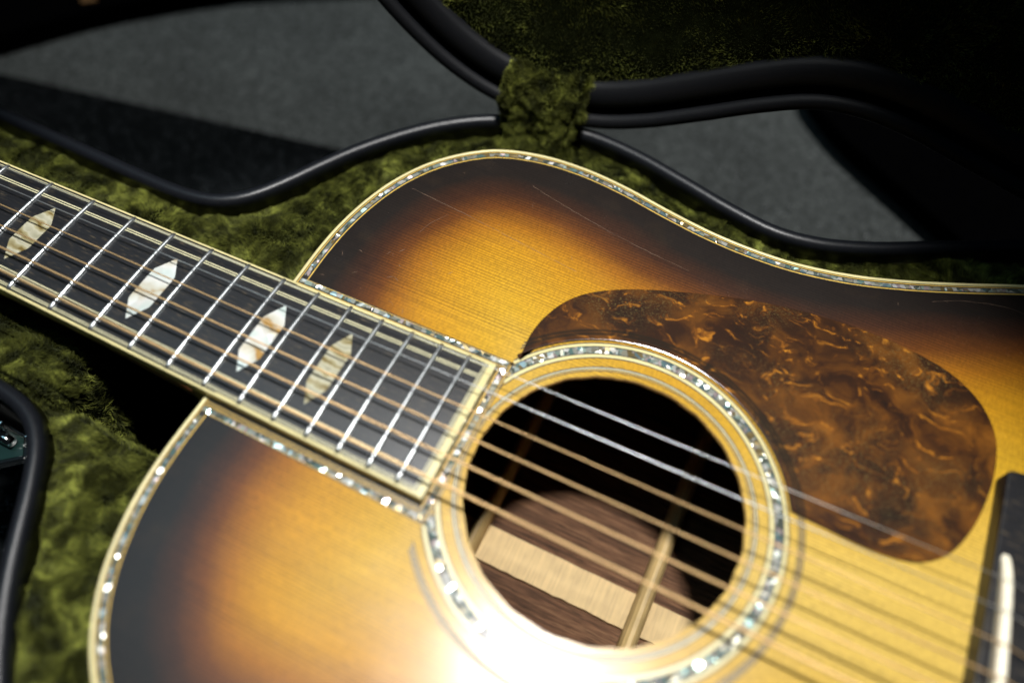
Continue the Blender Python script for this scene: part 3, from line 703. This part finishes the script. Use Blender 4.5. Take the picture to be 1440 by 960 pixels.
# plush lining as a padded surface
gx, gy = np.meshgrid(np.arange(-200, 903, 3.0), np.arange(-234, 235, 3.0), indexing='ij')
Q = np.c_[gx.ravel(), gy.ravel()]
def lining_h(Q):
    ins = inside(Q, cot); d = np.where(ins, dist_poly(Q, cot), 0)
    bins = inside(Q, otl); db = dist_poly(Q, otl); db = np.where(bins, db, -db)
    x, y = Q[:, 0], Q[:, 1]
    h = ZR - 6.5 - 2.0 * (1 - sm(3, 12, d)) - 5.0 * sm(14, 40, d)
    P3 = np.c_[Q, np.zeros(len(Q))]
    h = h + 3.0 * vnoise(P3, .045, 2) + 3.2 * vnoise(P3, .11, 4)
    # deep well where the body and heel lie
    body = sm(-5, -1, db)
    xb = np.interp(y, [-60, -50, -41, -32, -22, -16, 0, 40], [294, 297, 297, 289, 273, 247, 240, 240])
    well = sm(xb - 2, xb + 3, x + 3 * vnoise(P3, .1, 3)) * sm(-50 - 2, -50 + 3, y + 4 * vnoise(P3, .06, 8) + .12 * np.maximum(0, x - 335)) * (1 - sm(24, 30, y)) * (x < 480)
    rc = np.hypot(np.maximum(0, x - 282), np.maximum(0, np.abs(y + 20) - 18)) # rounded end of the neck rest
    blk = (1 - sm(15, 23, rc)) * (x < 315) * (x > -1e9)
    deep = np.maximum(body, np.where(x < 480, well, 0))
    gap = sm(276, 300, x) * 0
    # neck rest: raised pad, dipped under the neck, grooved against the side lining
    under = (1 - sm(24, 36, np.abs(y + 0)))
    pad = (ZR - 3 + 2.5 * vnoise(P3, .05, 6)) * (1 - under) + (-30.0) * under
    pad = pad - 3 * sm(10, 22, rc)
    onpad = blk * (x > 100) * (1 - sm(30, 52, y))
    h = h * (1 - onpad) + pad * onpad
    groove = np.exp(-((y + 55.5 - .12 * np.maximum(0, x - 270)) / 2.2) ** 2) * (x < 305) * (x > 230) * sm(230, 260, x)
    h = h - 9 * groove
    h = h * (1 - deep) + (-124.8) * deep
    nk = (np.abs(y) < 34) & (x < 100); h = np.where(nk, np.minimum(h, -32), h)
    return h, d, ins, db
h, d, ins, db = lining_h(Q)
nx, ny = gx.shape; idx = np.arange(nx * ny).reshape(nx, ny)
ok = (ins & (d > 1.5)).reshape(nx, ny)
quad = ok[:-1, :-1] & ok[1:, :-1] & ok[1:, 1:] & ok[:-1, 1:]
I, J = np.where(quad); used = np.unique(np.r_[idx[I, J], idx[I + 1, J], idx[I + 1, J + 1], idx[I, J + 1]]); rem = -np.ones(nx * ny, int); rem[used] = np.arange(len(used))
F = np.c_[rem[idx[I, J]], rem[idx[I + 1, J]], rem[idx[I + 1, J + 1]], rem[idx[I, J + 1]]].tolist()
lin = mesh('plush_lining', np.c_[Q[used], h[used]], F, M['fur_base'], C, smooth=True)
H = h.reshape(nx, ny); DD = np.where(ins, d, -1).reshape(nx, ny); DB = db.reshape(nx, ny)
def bil(G_, P):
    fx_ = (P[:, 0] + 200) / 3.0; fy_ = (P[:, 1] + 234) / 3.0; i = np.clip(fx_.astype(int), 0, nx - 2); j = np.clip(fy_.astype(int), 0, ny - 2); a = fx_ - i; b = fy_ - j
    return G_[i, j] * (1 - a) * (1 - b) + G_[i + 1, j] * a * (1 - b) + G_[i, j + 1] * (1 - a) * b + G_[i + 1, j + 1] * a * b
def sample_h(P):
    fx_ = (P[:, 0] + 200) / 3.0; fy_ = (P[:, 1] + 234) / 3.0; i = np.clip(fx_.astype(int), 0, nx - 2); j = np.clip(fy_.astype(int), 0, ny - 2); a = fx_ - i; b = fy_ - j
    z = H[i, j] * (1 - a) * (1 - b) + H[i + 1, j] * a * (1 - b) + H[i, j + 1] * (1 - a) * b + H[i + 1, j + 1] * a * b
    dx = (H[i + 1, j] - H[i, j]) / 3; dy = (H[i, j + 1] - H[i, j]) / 3; N = np.c_[-dx, -dy, np.ones(len(P))]; N /= np.linalg.norm(N, axis=1)[:, None]
    return z, N
def scatter(n, x0, x1, y0, y1, maxdeep=-75, strict=True):
    P = np.c_[rng.uniform(x0, x1, n), rng.uniform(y0, y1, n)]
    dd = bil(DD, P); db_ = -bil(DB, P); z, N = sample_h(P)
    k_ = (dd > 2.5) & (db_ > .5) & (z > maxdeep)
    N = np.where((N[:, 2:] < .35), N * [1, 1, 0] + [0, 0, .35], N); N /= np.linalg.norm(N, axis=1)[:, None]
    return np.c_[P[k_], z[k_]], N[k_]
Pa, Na = scatter(900000, 150, 660, 25, 215)
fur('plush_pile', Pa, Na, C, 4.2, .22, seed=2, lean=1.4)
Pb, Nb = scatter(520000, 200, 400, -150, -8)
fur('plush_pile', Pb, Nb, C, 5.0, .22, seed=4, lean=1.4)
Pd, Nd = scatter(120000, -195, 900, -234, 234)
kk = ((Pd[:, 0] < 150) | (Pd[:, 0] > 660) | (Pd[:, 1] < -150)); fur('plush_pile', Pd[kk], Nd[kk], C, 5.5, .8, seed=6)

# lid, hinged on the treble side and standing upright
ax = np.array([432.0, 181.0]); bx = np.array([760.0, 237.0]); u = (bx - ax) / np.linalg.norm(bx - ax); nv = np.array([-u[1], u[0]])
ff = math.radians(82)
def lid_xf(P3):
    P3 = np.asarray(P3, float); q_ = P3[:, :2] - ax; a = q_ @ u; dd = -(q_ @ nv); hh = P3[:, 2]
    XY = ax + np.outer(a, u) + np.outer(dd * math.cos(ff) + hh * math.sin(ff), nv)
    return np.c_[XY, ZR + 6 + dd * math.sin(ff) - hh * math.cos(ff)]
V, F = sweep(cot, cN, [(4, 2), (6, 10), (5, 30), (-6, 41), (-30, 45), (-60, 47)], True, close_prof=False)
inner = cot - cN * 60
lid = mesh('lid', lid_xf(V), F, M['vinyl_matt'], C, smooth=True)
V, F = extrude_poly((cot - cN * 55)[::3], 44.5, 47.5); mesh('lid_panel', lid_xf(V), F, M['vinyl_matt'], lid)
prof = [(3.8 * math.cos(a), 3.8 * math.sin(a)) for a in np.linspace(0, 2 * math.pi, 15)[:-1]]
V, F = sweep(cot, cN, [(a, b + 1) for a, b in prof], True); mesh('lid_rim', lid_xf(V), F, M['vinyl_lid'], lid, smooth=True)
V, F = sweep(cot, cN, [(-7.5, 8), (-7.5, 2.0), (-8.1, .3), (-9.5, -.5), (-14, -.2), (-17.5, 1.2), (-19.2, 3.0), (-19.8, 6), (-19.8, 14)], True, close_prof=False); mesh('lid_valance', lid_xf(V), F, M['vinyl_lid'], lid, smooth=True)
V, F = sweep(cot, cN, [(-3, 6.5), (-8.5, 6.5), (-8.5, 12)], True, close_prof=False); mesh('lid_groove', lid_xf(V), F, M['vinyl_matt'], lid)
def lid_h(Q):
    dd = dist_poly(Q, cot); P3 = np.c_[Q, np.zeros(len(Q))]
    return 5 + 34 * sm(19, 75, dd) + 3.5 * vnoise(P3, .04, 3) * sm(20, 40, dd) + 1.5 * vnoise(P3, .11, 5), dd
g2x, g2y = np.meshgrid(np.arange(-200, 903, 6.0), np.arange(-234, 235, 6.0), indexing='ij'); Q2 = np.c_[g2x.ravel(), g2y.ravel()]
h2, d2 = lid_h(Q2); ok = (inside(Q2, cot) & (d2 > 13)).reshape(g2x.shape); quad = ok[:-1, :-1] & ok[1:, :-1] & ok[1:, 1:] & ok[:-1, 1:]
idx = np.arange(g2x.size).reshape(g2x.shape); I, J = np.where(quad)
F = np.c_[idx[I, J], idx[I + 1, J], idx[I + 1, J + 1], idx[I, J + 1]].tolist()
Vl = lid_xf(np.c_[Q2, h2]); used = np.unique(np.array(F)); rem = -np.ones(len(Vl), int); rem[used] = np.arange(len(used))
mesh('lid_lining', Vl[used], rem[np.array(F)].tolist(), M['fur_base'], lid, smooth=True)
Pq = np.c_[rng.uniform(300, 720, 200000), rng.uniform(-20, 235, 200000)]; dq = bil(DD, Pq); Pq = Pq[dq > 10]; 
def lid_h(Q):
    dd = bil(DD, Q); P3 = np.c_[Q, np.zeros(len(Q))]
    return 5 + 34 * sm(19, 75, dd) + 3.5 * vnoise(P3, .04, 3) * sm(20, 40, dd) + 1.5 * vnoise(P3, .11, 5), dd
hq, dq = lid_h(Pq); kk = dq > 19; Pq, hq = Pq[kk], hq[kk]
eps = 1.0; hx, _ = lid_h(Pq + [eps, 0]); hy, _ = lid_h(Pq + [0, eps])
N3 = np.c_[(hx - hq), (hy - hq), -np.ones(len(Pq))]; Pl = lid_xf(np.c_[Pq, hq]); Pl2 = lid_xf(np.c_[Pq, hq] + N3); Nl = Pl2 - Pl; Nl /= np.linalg.norm(Nl, axis=1)[:, None]
fur('lid_plush_pile', Pl, Nl, lid, 2.2, .24, seed=8, lean=.6)

# plush hinge strap between base and lid
def strap_pt(s, t):
    """s across 0..1, t along 0..1"""
    path = np.array([(157, -27), (164, -21), (168, -14), (169, -7), (169.5, 0), (169.5, 6), (172, 12), (178, 17)], float)
    f = t * 7; i = np.minimum(f.astype(int), 6); a = (f - i)[:, None]; yz = path[i] * (1 - a) + path[i + 1] * a
    x0 = 391 + 1 * t + 1.5 * np.sin(t * 9); x1 = 423.5 + 1 * t + 1.2 * np.sin(t * 7 + 2); x = x0 + (x1 - x0) * s
    bul = -3.0 * np.sin(s * math.pi) + 1.2 * np.sin(s * 11 + t * 6)
    return np.c_[x, yz[:, 0] + bul * .8 + (x - 407) * (.03 + .12 * t), yz[:, 1] - bul * .3]
ns, nt_ = 20, 24; S, T = np.meshgrid(np.linspace(0, 1, ns), np.linspace(0, 1, nt_), indexing='ij')
A = strap_pt(S.ravel(), T.ravel()); B = A + [0, 2.2, .5]
idx = np.arange(ns * nt_).reshape(ns, nt_); F = []
for i in range(ns - 1):
    for j in range(nt_ - 1): F += [(idx[i, j], idx[i + 1, j], idx[i + 1, j + 1], idx[i, j + 1]), tuple(np.array((idx[i, j], idx[i, j + 1], idx[i + 1, j + 1], idx[i + 1, j])) + ns * nt_)]
n_ = ns * nt_
for j in range(nt_ - 1): F += [(idx[0, j], idx[0, j + 1], idx[0, j + 1] + n_, idx[0, j] + n_), (idx[-1, j + 1], idx[-1, j], idx[-1, j] + n_, idx[-1, j + 1] + n_)]
strap = mesh('lid_stay_strap', np.r_[A, B], [tuple(int(v) for v in f) for f in F], M['fur_base'], C, smooth=True)
m_ = 90000; s_, t_ = rng.random(m_), rng.random(m_); s_ = np.where(rng.random(m_) < .12, np.round(s_), s_)
Ps = strap_pt(s_, t_); P1 = strap_pt(np.clip(s_ + .01, 0, 1.01), t_); P2 = strap_pt(s_, np.clip(t_ + .01, 0, 1 - 1e-6) ); P0 = strap_pt(s_ - .01, t_)
Nn = np.cross(P1 - P0, P2 - Ps + 1e-9); Nn /= np.linalg.norm(Nn, axis=1)[:, None] + 1e-9; Nn = np.where(Nn[:, 1:2] > 0, -Nn, Nn)
edge_ = np.where(s_ < .03, -1, np.where(s_ > .97, 1, 0)); Nn = Nn + np.c_[edge_ * 1.6, np.zeros(m_), np.zeros(m_)]; Nn /= np.linalg.norm(Nn, axis=1)[:, None]
fur('strap_plush_pile', Ps, Nn, strap, 5.2, .24, seed=9, lean=.9, freq=.11)

# draw latch on the bass side wall of the case
latch = bevel(mesh('latch', *extrude_poly([(240, -66.5), (276, -66.5), (276, -69), (240, -69)], -58, -26), M['chrome'], C), .5)
lv = [(246, -66), (281, -66.3), (287, -73.5), (272, -86), (246, -88)]
V, F = extrude_poly(lv, -40.5, -38.5); bevel(mesh('latch_lever', V, F, M['teal_reflection'], latch), .4)
lp = np.array(lv + [lv[0]], float); 
for a, b in zip(lp[:-1], lp[1:]):
    t_ = (b - a) / np.linalg.norm(b - a); n2 = np.array([-t_[1], t_[0]]) * 1.1
    V = [(*(p_ + s * n2), z) for p_ in (a - t_ * .4, b + t_ * .4) for s in (-1, 1) for z in (-41, -36.8)]
    bevel(mesh('latch_edge', V, box(0, 1, 0, 1, 0, 1)[1], M['chrome'], latch), .7, 3)
V, F = sweep(np.array([(x, -71.0) for x in np.linspace(246, 279, 8)]), np.tile([0, 1.0], (8, 1)), [(2.2 * math.cos(a), -35.5 + 2.2 * math.sin(a)) for a in np.linspace(0, 6.283, 11)[:-1]], False)
mesh('latch_pin', V, F, M['chrome'], latch, smooth=True)
fixparent(C)

# ------------------------------------------------------------------ dark bodies on the carpet behind, the right one added in place of shade
def low_body(name, outline, z1, label, cat):
    E_ = empty(name, (np.mean([p[0] for p in outline]), np.mean([p[1] for p in outline]), -130), label, cat)
    P = spline(outline, 12, True); N = normals2(P, True)
    if inside(np.array([P[3] + N[3] * 2]), P)[0]: N = -N
    V, F = extrude_poly(P, -129.6, z1); ar = mesh('shell', V, F, M['near_black'], E_); bevel(ar, 2, 3)
    h_ = mesh('top_bar', *box(P[:, 0].mean() - 50, P[:, 0].mean() + 50, P[:, 1].mean() - 10, P[:, 1].mean() + 10, z1 + .1, z1 + 9), M['near_black'], E_); bevel(h_, 4, 3)
    return E_, ar
c1, s1 = low_body('flat_black_body', [(-300, 60), (-150, 66), (-50, 130), (-12, 180), (22, 225), (66, 270), (110, 308), (165, 343), (230, 385), (290, 450), (300, 600), (150, 750), (-200, 760), (-420, 500), (-420, 160)], -112,  # low near-black body filling the dark area at upper left
                  'flat black body with tan strap, lying on carpet at upper left beyond the neck', 'dark body')
P = np.array([(-26, 252), (-4, 243), (18, 233), (24.5, 230)], float); 
V, F = sweep(np.array([(20 - i * 8 - i * .6, 231 + i * 9 + .0 * i) for i in range(28)], float), np.tile([.75, .66], (28, 1)), [(-5, -111.8), (-5, -109.5), (5, -109.5), (5, -111.8)], False)
mesh('tan_strap', V, F, M['tan'], c1); fixparent(c1)
c2, s2 = low_body('shade_block', [(548, 364), (605, 326), (650, 299), (700, 275), (780, 285), (1000, 330), (1050, 600), (700, 640), (548, 560), (520, 440), (522, 395)], -116,  # added low block, stands in for the dark shade on the carpet
                  'low black block added in place of shade on carpet at right, its edge showing beneath the open lid', 'shade block')
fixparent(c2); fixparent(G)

scene.render.engine = 'CYCLES'
